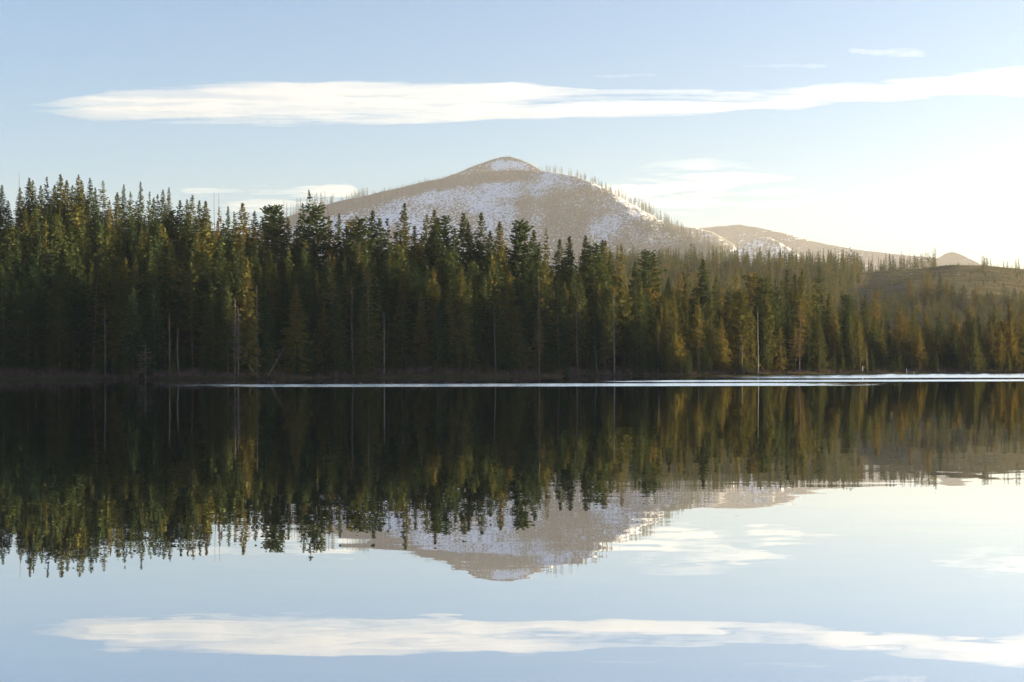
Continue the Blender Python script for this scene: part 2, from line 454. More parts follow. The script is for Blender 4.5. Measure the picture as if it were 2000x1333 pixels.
# calm ripples: long low swell plus small wavelets
r1 = wnoise(0.55, (0.35, 1.0, 1), 2)
r2 = wnoise(2.6, (0.45, 1.0, 1), 2)
def centred(n):
    v = nd("ShaderNodeVectorMath"); v.operation = 'SUBTRACT'
    nt.links.new(n.outputs["Color"], v.inputs[0]); v.inputs[1].default_value = (0.5, 0.5, 0.5)
    return v.outputs[0]
def vscale(v, vec):
    n = nd("ShaderNodeVectorMath"); n.operation = 'MULTIPLY'
    nt.links.new(v, n.inputs[0]); n.inputs[1].default_value = vec
    return n.outputs[0]
def vadd(a, b):
    n = nd("ShaderNodeVectorMath"); n.operation = 'ADD'
    nt.links.new(a, n.inputs[0])
    if isinstance(b, tuple): n.inputs[1].default_value = b
    else: nt.links.new(b, n.inputs[1])
    return n.outputs[0]
calm = vadd(vscale(centred(r1), (0.004, 0.008, 0)), vscale(centred(r2), (0.004, 0.008, 0)))
rf = wnoise(3.0, (0.6, 1.0, 1), 2)
sf = nd("ShaderNodeSeparateXYZ"); nt.links.new(centred(rf), sf.inputs[0])
cf = nd("ShaderNodeCombineXYZ")
nt.links.new(mth('MULTIPLY', sf.outputs[0], 0.25), cf.inputs[0])
nt.links.new(mth('SUBTRACT', mth('MULTIPLY', mth('ABSOLUTE', sf.outputs[1]), -0.5), 0.055), cf.inputs[1])
ruff = nd("ShaderNodeVectorMath"); ruff.operation = 'SCALE'
nt.links.new(cf.outputs[0], ruff.inputs[0]); nt.links.new(wind, ruff.inputs[3])
nrm = nd("ShaderNodeVectorMath"); nrm.operation = 'NORMALIZE'
nt.links.new(vadd(vadd(calm, ruff.outputs[0]), (0, 0, 1)), nrm.inputs[0])
gl = nd("ShaderNodeBsdfGlossy"); gl.inputs["Roughness"].default_value = 0.0
gl.inputs["Color"].default_value = (0.90, 0.915, 0.94, 1)
nt.links.new(nrm.outputs[0], gl.inputs["Normal"])
df = nd("ShaderNodeBsdfDiffuse"); df.inputs[0].default_value = (0.006, 0.011, 0.010, 1)
fr = nd("ShaderNodeFresnel"); fr.inputs[0].default_value = 2.2; nt.links.new(nrm.outputs[0], fr.inputs["Normal"])
fac = mth('MULTIPLY_ADD', fr.outputs[0], 0.28, 0.74, clamp=True)
ms = nd("ShaderNodeMixShader"); nt.links.new(fac, ms.inputs[0])
nt.links.new(df.outputs[0], ms.inputs[1]); nt.links.new(gl.outputs[0], ms.inputs[2]); nt.links.new(ms.outputs[0], out.inputs[0])
ys = np.linspace(-400, 800, 25); xs = np.linspace(-700, 900, 33)
WX, WY = np.meshgrid(xs, ys)
link("lake_water", mesh_from("lake_water", np.stack([WX, WY, WX * 0], -1).reshape(-1, 3), grid_faces(25, 33), [m]), kind="structure")

# ------------------------------------------------------------------ trees
def tube(path, radii, sides=6):
    path = np.asarray(path, float); n = len(path)
    tang = np.gradient(path, axis=0); tang /= np.linalg.norm(tang, axis=1)[:, None] + 1e-9
    ref = np.where(np.abs(tang[:, 2:3]) > 0.9, np.array([[1.0, 0, 0]]), np.array([[0, 0, 1.0]]))
    a = np.cross(tang, ref); a /= np.linalg.norm(a, axis=1)[:, None]
    b = np.cross(tang, a)
    th = np.linspace(0, 2 * np.pi, sides, endpoint=False)
    V = path[:, None, :] + np.asarray(radii)[:, None, None] * (np.cos(th)[None, :, None] * a[:, None, :] + np.sin(th)[None, :, None] * b[:, None, :])
    return V.reshape(-1, 3), grid_faces(n, sides, wrap=True)

class Soup:
    def __init__(s): s.V, s.Q, s.n, s.A = [], [], 0, []
    def add(s, V, Q, a=0.0):
        s.V.append(V); s.Q.append(np.asarray(Q) + s.n); s.n += len(V); s.A.append(np.full(len(V), a))
    def mesh(s, name, mats, attr=False, smooth_shade=False):
        return mesh_from(name, np.concatenate(s.V), np.concatenate(s.Q), mats, smooth_shade, attr=np.concatenate(s.A) if attr else None)

def crown_fronds(r, H, base, radius, shape, whorls, per, sprays, size, droop, gap=0.15, lean=0.0):
    """needle fronds of a conifer crown as leaf-shaped quads: returns V (n*4,3)"""
    C, U, S, L, W = [], [], [], [], []
    zs = base * H + (H * 0.985 - base * H) * (np.linspace(0, 1, whorls) ** 0.92)
    side_bias = r.uniform(0, 2 * np.pi)
    for z in zs:
        t = (z - base * H) / (H - base * H)
        if shape == 'cone': prof = (1 - t) ** 0.85 * min(1, 0.5 + t * 3.5)
        elif shape == 'spire': prof = ((1 - t) ** 0.82) * min(1, 0.55 + t * 5)
        elif shape == 'bushy': prof = math.sqrt(max(0, 1 - (max(0, t - 0.3) / 0.72) ** 2.2)) * min(1, 0.35 + t * 2.4)
        else: prof = (1 - t) ** 0.7 * min(1, 0.4 + t * 3)
        nb = max(3, int(round(per * (0.55 + 0.45 * prof))))
        az0 = r.uniform(0, 2 * np.pi)
        wh = r.uniform(0.84, 1.1)
        for k in range(nb):
            if r.random() < gap: continue
            az = az0 + 2 * np.pi * (k + r.uniform(-0.3, 0.3)) / nb
            ln = radius * prof * wh * r.uniform(0.6, 1.18) * (1 + 0.18 * math.cos(az - side_bias)) + 0.12
            el = (0.45 * t - droop * (1 - t) + r.uniform(-0.12, 0.12))
            d = np.array([math.cos(az) * math.cos(el), math.sin(az) * math.cos(el), math.sin(el)])
            ns = max(2, int(round(sprays * (0.35 + 0.65 * ln / max(radius, 0.1)))))
            for q in range(ns):
                f = (q + r.uniform(0.2, 0.9)) / ns
                f = 0.12 + 0.9 * f
                pos = np.array([0, 0, z + r.uniform(-0.25, 0.25)]) + d * ln * f
                pos[2] += 0.10 * ln * f * f - 0.16 * ln * f * (1 - t)
                sd_ = (1 if q % 2 else -1) * r.uniform(0.3, 1.1)
                az2 = az + sd_
                e2 = el - r.uniform(-0.1, 0.55)
                u = np.array([math.cos(az2) * math.cos(e2), math.sin(az2) * math.cos(e2), math.sin(e2)])
                rv = r.normal(size=3); sv = np.cross(u, rv + np.array([0, 0, 0.8])); sv /= np.linalg.norm(sv) + 1e-9
                l = size * r.uniform(0.65, 1.35) * (0.55 + 0.45 * min(1, ln / max(0.6 * radius, 0.1)))
                C.append(pos); U.append(u); S.append(sv); L.append(l); W.append(l * r.uniform(0.34, 0.6))
    # leader shoot
    for q in range(4):
        C.append(np.array([0, 0, H * (0.955 + 0.011 * q)])); U.append(np.array([0.05 * r.normal(), 0.05 * r.normal(), 1.0])); rv = r.normal(size=3); sv = np.cross(U[-1], rv); S.append(sv / np.linalg.norm(sv)); L.append(size * 0.8); W.append(size * 0.25)
    C, U, S, L, W = map(np.array, (C, U, S, L, W))
    p0 = C - U * (L * 0.5)[:, None]; p2 = C + U * (L * 0.5)[:, None]
    p2[:, 2] -= L * 0.12
    mid = C + U * (L * 0.05)[:, None]
    p1 = mid + S * (W * 0.5)[:, None]; p3 = mid - S * (W * 0.5)[:, None]
    V = np.stack([p0, p1, p2, p3], 1).reshape(-1, 3)
    return V

def quads(n): return np.arange(n * 4).reshape(-1, 4)

def trunk_mesh(name, r, H, rad, base, limbs, mat, limb_len, stub=0.0, lean=0.0, top=0.97):
    s = Soup()
    n = 12
    z = np.linspace(-0.6, H * top, n)
    wob = np.cumsum(r.normal(size=(n, 2)) * 0.0035 * H, axis=0) * (z[:, None] / H)
    path = np.column_stack([wob[:, 0] + lean * z, wob[:, 1], z])
    rr_ = rad * (1 - 0.93 * (np.clip(z, 0, None) / (H * top)) ** 0.85) * np.where(z < 0.5, 1.35, 1.0)
    s.add(*tube(path, rr_, 7))
    for k in range(limbs):
        zz = H * r.uniform(stub if stub else base * 0.6, top * 0.96)
        t = zz / H
        cx, cy_ = np.interp(zz, z, path[:, 0]), np.interp(zz, z, path[:, 1])
        az = r.uniform(0, 2 * np.pi); ln = limb_len * (1.05 - t) * r.uniform(0.35, 1.1)
        el = r.uniform(-0.3, 0.35)
        p = np.array([[cx, cy_, zz], [cx + math.cos(az) * ln * .5, cy_ + math.sin(az) * ln * .5, zz + ln * .5 * el],
                      [cx + math.cos(az) * ln, cy_ + math.sin(az) * ln, zz + ln * (el - 0.1)]])
        r0 = rad * 0.22 * (1.1 - t)
        s.add(*tube(p, [r0, r0 * 0.6, r0 * 0.2], 4))
    return s.mesh(name, [mat], smooth_shade=True)

# prototypes: (height, crown base, radius, shape, whorls, per whorl, sprays, spray size, droop, gap)
PROTO = {
    'fir':    [(30, 0.06, 6.6, 'cone', 38, 10, 13, 1.3, 0.35, 0.08), (30, 0.04, 7.3, 'cone', 36, 10, 14, 1.35, 0.42, 0.1), (30, 0.12, 6.3, 'cone', 34, 10, 13, 1.3, 0.28, 0.14), (30, 0.03, 7.8, 'cone', 38, 10, 15, 1.35, 0.4, 0.08), (30, 0.16, 6.0, 'cone', 30, 9, 12, 1.4, 0.2, 0.2)],
    'spire':  [(30, 0.05, 5.2, 'spire', 40, 9, 11, 1.15, 0.45, 0.12), (30, 0.10, 4.6, 'spire', 38, 9, 10, 1.15, 0.5, 0.16), (30, 0.18, 5.4, 'spire', 34, 9, 11, 1.2, 0.35, 0.18), (30, 0.08, 4.9, 'spire', 32, 8, 11, 1.2, 0.3, 0.24)],
    'bushy':  [(30, 0.28, 5.0, 'bushy', 22, 9, 15, 1.3, 0.05, 0.2), (30, 0.22, 5.4, 'bushy', 24, 9, 15, 1.3, 0.1, 0.24)],
    'sparse': [(30, 0.18, 4.8, 'spire', 26, 7, 10, 1.2, 0.3, 0.3), (30, 0.28, 5.0, 'cone', 24, 7, 10, 1.25, 0.25, 0.32)],
}
PMESH = {}
for kind, lst in PROTO.items():
    PMESH[kind] = []
    for i, (H, base, rad, shape, wh, per, spr, size, droop, gap) in enumerate(lst):
        r = np.random.default_rng(100 + i + 10 * len(kind))
        V = crown_fronds(r, H, base, rad, shape, wh, per, spr, size, droop, gap)
        cm = mesh_from("crown", V, quads(len(V) // 4), [M_NEEDLE])
        dm = cm.copy(); dm.materials.clear(); dm.materials.append(M_DEAD)
        tm = trunk_mesh("trunk", r, H, 0.34 if kind != 'spire' else 0.26, base, 26, M_BARK, rad * 0.9)
        PMESH[kind].append((cm, tm, dm))

# the treeline against sky and mountain as it stands in the photo: (px, py of the tip, kind)
SKY_TREES = [(-22, 372, 'fir'), (2, 361, 'spire'), (18, 392, 'fir'), (39, 366, 'spire'), (57, 348, 'fir'), (67, 352, 'spire'), (80, 362, 'spire'), (92, 345, 'spire'), (107, 362, 'fir'), (121, 340, 'fir'), (132, 352, 'fir'),
    (146, 362, 'spire'), (155, 341, 'spire'), (163, 352, 'spire'), (178, 348, 'spire'), (190, 366, 'spire'), (201, 353, 'spire'), (216, 391, 'spire'), (230, 376, 'fir'), (241, 360, 'spire'), (257, 374, 'spire'), (274, 355, 'spire'), (288, 374, 'spire'), (299, 386, 'spire'),
    (307, 379, 'spire'), (318, 370, 'spire'), (330, 366, 'spire'), (350, 391, 'fir'), (363, 389, 'spire'), (374, 381, 'spire'), (391, 391, 'spire'), (405, 393, 'fir'), (432, 405, 'sparse'), (447, 402, 'spire'), (462, 413, 'spire'), (475, 397, 'fir'),
    (494, 412, 'spire'), (516, 402, 'spire'), (530, 404, 'bushy'), (545, 403, 'bushy'), (565, 424, 'spire'), (589, 397, 'spire'), (610, 371, 'spire'), (618, 402, 'bushy'), (636, 420, 'sparse'), (651, 422, 'spire'), (661, 417, 'spire'),
    (676, 441, 'fir'), (691, 434, 'bushy'), (704, 429, 'bushy'), (727, 412, 'fir'), (744, 427, 'fir'), (759, 426, 'sparse'), (786, 397, 'fir'), (806, 441, 'fir'), (830, 419, 'spire'), (841, 409, 'fir'), (853, 426, 'fir'), (869, 424, 'bushy'), (888, 446, 'fir'),
    (905, 417, 'fir'), (918, 433, 'spire'), (941, 416, 'fir'), (960, 452, 'fir'), (977, 432, 'fir'), (1007, 434, 'bushy'), (1024, 455, 'spire'), (1040, 449, 'fir'), (1071, 445, 'sparse'), (1095, 468, 'fir'), (1111, 462, 'fir'), (1144, 460, 'fir'), (1160, 478, 'bushy'),
    (1174, 468, 'fir'), (1184, 469, 'fir'), (1199, 492, 'spire'), (1213, 475, 'spire'), (1237, 511, 'fir'), (1263, 492, 'bushy'), (1277, 501, 'fir'), (1303, 543, 'fir'), (1329, 530, 'spire'), (1339, 515, 'sparse'), (1358, 532, 'spire'), (1375, 506, 'fir'),
    (1400, 539, 'spire'), (1435, 523, 'sparse'), (1473, 536, 'bushy'), (1487, 543, 'bushy'), (1500, 538, 'spire'), (1513, 541, 'spire'), (1527, 548, 'spire'), (1537, 526, 'fir'), (1554, 536, 'fir'), (1566, 525, 'spire'), (1587, 538, 'spire'), (1601, 520, 'spire'),
    (1619, 574, 'fir'), (1655, 578, 'bushy'), (1688, 578, 'fir'), (1709, 564, 'fir'), (1733, 606, 'spire'), (1750, 616, 'spire'), (1760, 592, 'fir'), (1783, 598, 'fir'), (1811, 612, 'fir'), (1836, 610, 'fir'), (1862, 606, 'fir'), (1890, 598, 'fir'), (1912, 604, 'spire'), (1945, 596, 'fir'), (1972, 592, 'fir'), (2000, 590, 'fir'), (2022, 590, 'fir')]
sp_ = sorted(SKY_TREES)
SK_X = np.array([t[0] for t in sp_], float); SK_Y = np.array([t[1] for t in sp_], float)
def skyline(px, w=14):
    """lowest allowed tip row near px: below the lower of the neighbouring skyline tips"""
    xs_ = np.linspace(px - w, px + w, 7)
    return float(np.max(np.interp(xs_, SK_X, SK_Y)))

TREES = []      # dicts: x, y, z, h, kind, variant, row, px
occupied = []
def free(x, y, d):
    for (a, b) in occupied:
        if (a - x) ** 2 + (b - y) ** 2 < d * d: return False
    return True

for (px, py, kind) in SKY_TREES:
    off = 14 if px > 1280 else 8
    D = float(crest_d(px)) - random.uniform(-10, 26)
    if px > 1290: D = float(crest_d(px)) - random.uniform(5, 60)
    for _ in range(12):
        x = (px - 1000) / F * D
        if free(x, D, 2.2): break
        D -= random.uniform(2, 5)
    zt = CAM_H + (horizon(px) - py) / F * D
    z = float(ground_z(px, D)) - 0.2
    TREES.append(dict(x=x, y=D, z=z, h=zt - z, kind=kind, row='skyline', px=px))
    occupied.append((x, D))

def scatter_front(n, dlo, dhi, hlo, hhi, spacing, row, gap_px, tries=6000):
    k = 0
    for _ in range(tries):
        if k >= n: break
        # uniform along the shoreline in metres
        px = random.uniform(-30, 2035)
        if random.random() > (0.75 if px < 1300 else 1.0): continue
        D = float(shore_d(px)) + random.uniform(dlo, dhi)
        if D > crest_d(px) - 8: continue
        x = (px - 1000) / F * D
        if not free(x, D, spacing): continue
        z = float(ground_z(px, D)) - 0.2
        if z < 0.5: continue
        h = random.uniform(hlo, hhi)
        hmax = CAM_H + (horizon(px) - (skyline(px) + gap_px)) / F * D - z
        if hmax < 11: continue
        if h > hmax: h = hmax * random.uniform(0.86, 1.0)
        kind = random.choices(['fir', 'spire', 'sparse', 'bushy'], [5, 4, 1.6, 0.5])[0]
        TREES.append(dict(x=x, y=D, z=z, h=h, kind=kind, row=row, px=px))
        occupied.append((x, D)); k += 1

scatter_front(116, 5, 22, 17, 31, 2.6, 'front', 22)
scatter_front(62, 22, 60, 20, 33, 3.2, 'second', 14)

# lone trees on the logged hill at the right: (px, tip, foot)
HILL_TREES = [(1778, 538, 590, 'fir'), (1806, 532, 594, 'fir'), (1813, 522, 597, 'fir'), (1838, 531, 596, 'fir'), (1851, 545, 597, 'fir'), (1860, 556, 598, 'fir'), (1882, 556, 590, 'fir'), (1905, 560, 596, 'spire'), (1936, 569, 598, 'fir'), (1922, 578, 600, 'fir')]
HP = np.linspace(760, 1490, 200)
for (px, py, pb, kind) in HILL_TREES:
    ye = np.array([py_of(px, float(ground_z(px, d)), d) for d in HP])
    D = float(HP[np.argmin(np.abs(ye - pb))])
    D = min(max(D, 800), 1250)
    z = float(ground_z(px, D)) - 0.3
    zt = CAM_H + (horizon(px) - py) / F * D
    TREES.append(dict(x=(px - 1000) / F * D, y=D, z=z, h=zt - z, kind=kind, row='hill', px=px))

# ---- things that single a tree out: bare trunks and other marks along the shore (px, phrase)
SNAGS = [  # px, tip py, foot py (None: stands at the shore), kind, lean, label
    (39, 338, None, 'pole', 0.0, 'thin bare pole rising above the left end of the treeline'),
    (421, 376, None, 'pole', 0.0, 'left one of the twin bare spars on the left skyline'),
    (428, 378, None, 'pole', 0.01, 'right one of the twin bare spars on the left skyline'),
    (556, 392, None, 'pole', 0.0, 'thin dead spike standing beside the bushy golden skyline tree'),
    (630, 402, None, 'twiggy', 0.08, 'leaning dead tree with forked twigs on the skyline before the mountain'),
    (206, 588, 716, 'trunk', 0.0, 'slim grey trunk standing near the left edge of the shore'),
    (284, 670, 736, 'bush', 0.0, 'low pale dead tree with spreading bare limbs by the water'),
    (330, 610, 690, 'trunk', 0.0, 'grey trunk in shade right of the low spreading dead tree'),
    (350, 640, 712, 'trunk', -0.06, 'short grey trunk curving left at its foot'),
    (458, 585, 722, 'twiggy', 0.0, 'left one of the bleached branchy snag pair by the water'),
    (465, 600, 724, 'twiggy', 0.01, 'right one of the bleached branchy snag pair by the water'),
    (503, 560, 735, 'pole', 0.0, 'straight pale pole with stubs reaching down to the waterline'),
    (720, 520, 728, 'trunk', 0.0, 'tallest pale trunk in the dark centre of the shore'),
    (750, 610, 700, 'trunk', 0.0, 'short whitish trunk right of the tallest pale trunk'),
    (690, 560, 706, 'trunk', 0.0, 'dull grey trunk just left of the tallest pale trunk'),
    (969, 590, 722, 'trunk', 0.0, 'long straight grey trunk below the mountain summit'),
    (1052, 540, 640, 'trunk', 0.0, 'grey trunk standing high in the shaded wood right of the summit'),
    (1128, 570, 670, 'trunk', 0.0, 'straight brown trunk below the dark tree gap right of the summit'),
    (1167, 655, 724, 'trunk', -0.05, 'thick reddish trunk leaning left at the waterline'),
    (1200, 571, 725, 'trunk', 0.0, 'tall white trunk reaching the waterline right of the leaning one'),
    (1259, 690, 728, 'trunk', 0.03, 'short pale leaning trunk at the waterline right of the white one'),
    (1285, 640, 722, 'trunk', 0.0, 'grey trunk at the edge of the golden lit trees'),
    (1480, 600, 712, 'trunk', 0.0, 'white trunk among the golden trees at the right'),
    (1562, 610, 705, 'trunk', 0.0, 'dull trunk right of the white one among golden trees'),
    (1667, 668, 718, 'trunk', 0.0, 'left one of the bare trunks under the glowing grove at right'),
    (1681, 672, 716, 'trunk', 0.0, 'middle one of the bare trunks under the glowing grove at right'),
    (1693, 666, 715, 'trunk', 0.0, 'right one of the bare trunks under the glowing grove at right'),
    (1896, 702, 717, 'trunk', 0.0, 'tiny white stump at the water near the right edge'),
]
def snag_mesh(r, H, kind, lean, mat):
    s = Soup()
    n = 10
    z = np.linspace(-0.8, H, n)
    rad = {'pole': 0.16, 'trunk': 0.22, 'twiggy': 0.22, 'bush': 0.17}[kind]
    if H > 30: rad *= 1.2
    wob = np.cumsum(r.normal(size=(n, 2)) * 0.004 * H, axis=0) * 0.6
    path = np.column_stack([wob[:, 0] + lean * z * (1 - z / (H * 1.6)) * 2, wob[:, 1], z])
    s.add(*tube(path, rad * (1 - 0.72 * np.clip(z, 0, None) / H) * np.where(z < 0.6, 1.3, 1), 7))
    nl = {'pole': 26, 'trunk': 16, 'twiggy': 60, 'bush': 46}[kind]
    ll = {'pole': 1.0, 'trunk': 0.9, 'twiggy': 2.4, 'bush': 4.2}[kind]
    for k in range(nl):
        zz = H * r.uniform(0.25 if kind != 'bush' else 0.15, 0.97)
        cx, cy_ = np.interp(zz, z, path[:, 0]), np.interp(zz, z, path[:, 1])
        az = r.uniform(0, 2 * np.pi); ln = ll * (1.15 - zz / H) * r.uniform(0.4, 1.2)
        el = r.uniform(-0.35, 0.4) if kind != 'bush' else r.uniform(-0.1, 0.6)
        dx, dy = math.cos(az), math.sin(az)
        p = np.array([[cx, cy_, zz], [cx + dx * ln * .5, cy_ + dy * ln * .5, zz + ln * .5 * el], [cx + dx * ln, cy_ + dy * ln, zz + ln * (el + r.uniform(-0.25, 0.1))]])
        r0 = 0.07 if kind in ('pole', 'trunk') else 0.085
        s.add(*tube(p, [r0, r0 * 0.7, r0 * 0.3], 4))
        if kind in ('twiggy', 'bush'):
            for q in range(2):
                a2 = az + r.uniform(-0.9, 0.9); l2 = ln * r.uniform(0.25, 0.5)
                b0 = p[1] + (p[2] - p[1]) * r.uniform(0, 0.6)
                s.add(*tube(np.array([b0, b0 + 0.5 * l2 * np.array([math.cos(a2), math.sin(a2), r.uniform(-.3, .5)]), b0 + l2 * np.array([math.cos(a2), math.sin(a2), r.uniform(-.3, .5)])]), [r0 * .6, r0 * .4, r0 * .2], 3))
    return s.mesh("dead_tree", [mat], smooth_shade=True)

for i, (px, py, pb, kind, lean, lab) in enumerate(SNAGS):
    if pb is None:
        D = float(crest_d(px)) - 6
        z = float(ground_z(px, D)) - 0.3
    else:
        Ds = np.linspace(float(shore_d(px)) + 0.5, float(shore_d(px)) + 60, 200)
        zz = ground_z(np.full(200, px), Ds)
        D = float(shore_d(px)) + random.uniform(3.5, 6)
        z = float(ground_z(px, D)) - 0.3
    zt = CAM_H + (horizon(px) - py) / F * D
    r = np.random.default_rng(500 + i)
    lean = lean + float(r.normal()) * 0.01
    o = link("dead_tree", snag_mesh(r, zt - z, kind, lean, M_SNAG if px in (750, 1200, 1259, 1480, 1896) else M_GREYWOOD), label=lab, cat="dead tree", group="bare dead trees and pale trunks along the lake")
    o.location = ((px - 1000) / F * D, D, z)

# ---- labels: every tree is told by its row and the bare trunk or mark it stands next to
MARKS = [(-60, "the left edge of the photo"), (206, "the slim grey left trunk"), (284, "the low spreading dead tree"), (424, "the twin skyline spars"), (462, "the bleached snag pair"), (503, "the pale shore pole"),
         (610, "the peaked skyline spire"), (720, "the tallest pale trunk"), (786, "the big pointed skyline fir"), (880, "the mountain's snowy middle slope"), (969, "the long grey trunk"), (1052, "the high grey trunk"), (1128, "the straight brown trunk"), (1200, "the tall white trunk"),
         (1285, "the gold edge trunk"), (1375, "the lone dark fir"), (1480, "the white trunk in gold"), (1562, "the dull trunk in gold"), (1680, "the three grove trunks"), (1775, "the little dock"), (1896, "the tiny white stump")]
ORD = ["first", "second", "third", "fourth", "fifth", "sixth", "seventh", "eighth", "ninth", "tenth", "eleventh", "twelfth", "thirteenth", "fourteenth", "fifteenth", "sixteenth", "seventeenth", "eighteenth", "nineteenth", "twentieth"]
ROWT = {'skyline': "on the skyline", 'front': "in shore row", 'second': "behind shore row", 'hill': "on logged hill"}
ADJ = {'fir': "broad pointed", 'spire': "narrow spire-like", 'bushy': "round-topped bushy", 'sparse': "thin gappy"}
count = {}
TREES.sort(key=lambda t: t['px'])
for t in TREES:
    k = max(i for i, (mx_, _) in enumerate(MARKS) if mx_ <= max(t['px'], -59))
    key = (k, t['row'])
    n = count.get(key, 0); count[key] = n + 1
    t['label'] = f"{ORD[min(n, 19)]} conifer right of {MARKS[k][1]}, {ROWT[t['row']]}, {ADJ[t['kind']]}"

GROUPS = {'skyline': "conifers along the top of the treeline", 'front': "conifers in the row at the water", 'second': "conifers in the wood behind the shore row", 'hill': "lone conifers on the logged hill"}
for i, t in enumerate(TREES):
    vs = PMESH[t['kind']]
    cm, tm, dm = vs[random.randrange(len(vs))]
    e = bpy.data.objects.new("conifer_tree", None)
    COL.objects.link(e)
    e.empty_display_size = 1.0
    e.location = (t['x'], t['y'], t['z'])
    s_ = t['h'] / 30.0
    wd = max(s_, 0.75) if t['row'] != 'skyline' else min(max(s_ * random.uniform(0.9, 1.2), 0.8), 1.25)
    wd *= random.uniform(0.85, 1.12)
    if t['row'] == 'hill': wd *= 1.15
    e.scale = (wd, wd, s_)
    e.rotation_euler = (random.uniform(-0.025, 0.025), random.gauss(0, 0.018), random.uniform(0, 6.28))
    e["label"] = t['label']; e["category"] = "tree"; e["group"] = GROUPS[t['row']]
    dead = (abs(t['px'] - 425) < 12 and t['row'] == 'skyline') or (t['row'] == 'second' and i % 17 == 0)
    tint = min(1.0, random.random() * 0.9 + 0.28 * float(smooth(1120, 1420, t['px'])))   # golden sunlight on the right-hand trees is put into their needle tint
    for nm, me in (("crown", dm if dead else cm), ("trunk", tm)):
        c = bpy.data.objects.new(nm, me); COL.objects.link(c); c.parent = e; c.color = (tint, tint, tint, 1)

# ---- the rest of the wood, more than one could count: low-detail trees merged in one object
def forest_mass(name, spots, protos, mat, nsides=4):
    """spots: (x, y, z, h, wd, variant, rot, tint)"""
    Vs, Qs, As, n = [], [], [], 0
    for (x, y, z, h, wd, v, rot, tint) in spots:
        P = protos[v]
        c, s = math.cos(rot), math.sin(rot)
        W = np.empty_like(P)
        W[:, 0] = (P[:, 0] * c - P[:, 1] * s) * wd + x
        W[:, 1] = (P[:, 0] * s + P[:, 1] * c) * wd + y
        W[:, 2] = P[:, 2] * h / 30.0 + z
        Vs.append(W); Qs.append(quads(len(P) // 4) + n); n += len(P)
        As.append(np.full(len(P), tint))
    me = mesh_from(name, np.concatenate(Vs), np.concatenate(Qs), [mat], False, attr=np.concatenate(As))
    return link(name, me, kind="stuff")

def trunk_quads(H, rad, top=0.95):
    out = []
    for k in range(5):
        a, b_ = 2 * np.pi * k / 5, 2 * np.pi * (k + 1) / 5
        out += [[rad * math.cos(a), rad * math.sin(a), 0], [rad * math.cos(b_), rad * math.sin(b_), 0], [0.05 * math.cos(b_), 0.05 * math.sin(b_), H * top], [0.05 * math.cos(a), 0.05 * math.sin(a), H * top]]
    return np.array(out)

LOWP = []
for i, (base, rad, shape, wh, per, spr, size, droop, gap) in enumerate([(0.05, 6.6, 'cone', 28, 8, 7, 1.8, 0.35, 0.1), (0.06, 4.8, 'spire', 30, 8, 6, 1.55, 0.45, 0.12), (0.10, 6.0, 'cone', 26, 8, 7, 1.8, 0.3, 0.12), (0.1, 4.5, 'spire', 28, 8, 6, 1.5, 0.45, 0.15), (0.22, 5.0, 'bushy', 20, 8, 7, 1.8, 0.05, 0.18)]):
    r = np.random.default_rng(300 + i)
    LOWP.append(np.concatenate([crown_fronds(r, 30, base, rad, shape, wh, per, spr, size, droop, gap), trunk_quads(30, 0.3)]))
TINYP = []
for i, (base, rad, shape, wh, per, spr, size, droop, gap) in enumerate([(0.06, 5.2, 'cone', 17, 6, 3, 2.6, 0.35, 0.05), (0.06, 4.0, 'spire', 18, 6, 3, 2.2, 0.45, 0.08), (0.1, 3.6, 'spire', 17, 6, 3, 2.2, 0.4, 0.1), (0.2, 4.4, 'bushy', 13, 6, 3, 2.6, 0.1, 0.1), (0.25, 3.2, 'spire', 14, 5, 3, 2.0, 0.3, 0.2)]):
    r = np.random.default_rng(400 + i)
    TINYP.append(np.concatenate([crown_fronds(r, 30, base, rad, shape, wh, per, spr, size, droop, gap), trunk_quads(30, 0.22)]))

spots = []
tries = 0
while len(spots) < 1350 and tries < 30000:
    tries += 1
    px = random.uniform(-260, 3300)
    d0, d1 = float(shore_d(px)), float(crest_d(px))
    D = random.uniform(d0 + 12, d1 + (30 if px < 2250 else 5))
    x = (px - 1000) / F * D
    if -40 < px < 2040 and not free(x, D, 2.4): continue
    z = float(ground_z(px, D)) - 0.2
    h = random.uniform(17, 31)
    lim = skyline(min(max(px, -20), 2020)) + random.uniform(20, 62)
    hmax = CAM_H + (horizon(px) - lim) / F * D - z
    if px < 2040:
        if hmax < 8: continue
        h = min(h, hmax)
    if px > 2070: h *= 0.5  # unseen trees right of the frame, kept short to shape the shade
    spots.append((x, D, z, h, max(h / 30, 0.7) * random.uniform(0.85, 1.15), random.choices(range(5), [4, 4, 3, 3, 1])[0], random.uniform(0, 6.28), min(1.0, random.random() * 0.9 + 0.28 * float(smooth(1120, 1420, px)))))  # tint carries the same gold sunlight for trees towards the right
for _ in range(190):
    px = random.uniform(-40, 2040)
    D = float(shore_d(px)) + random.uniform(3.5, 10)
    z = float(ground_z(px, D)) - 0.2
    h = random.uniform(3, 10)
    spots.append(((px - 1000) / F * D, D, z, h, h / 30 * random.uniform(0.9, 1.3), random.randrange(4), random.uniform(0, 6.28), random.random() * 0.7))
forest_mass("forest", spots, LOWP, M_NEEDLE_STUFF)

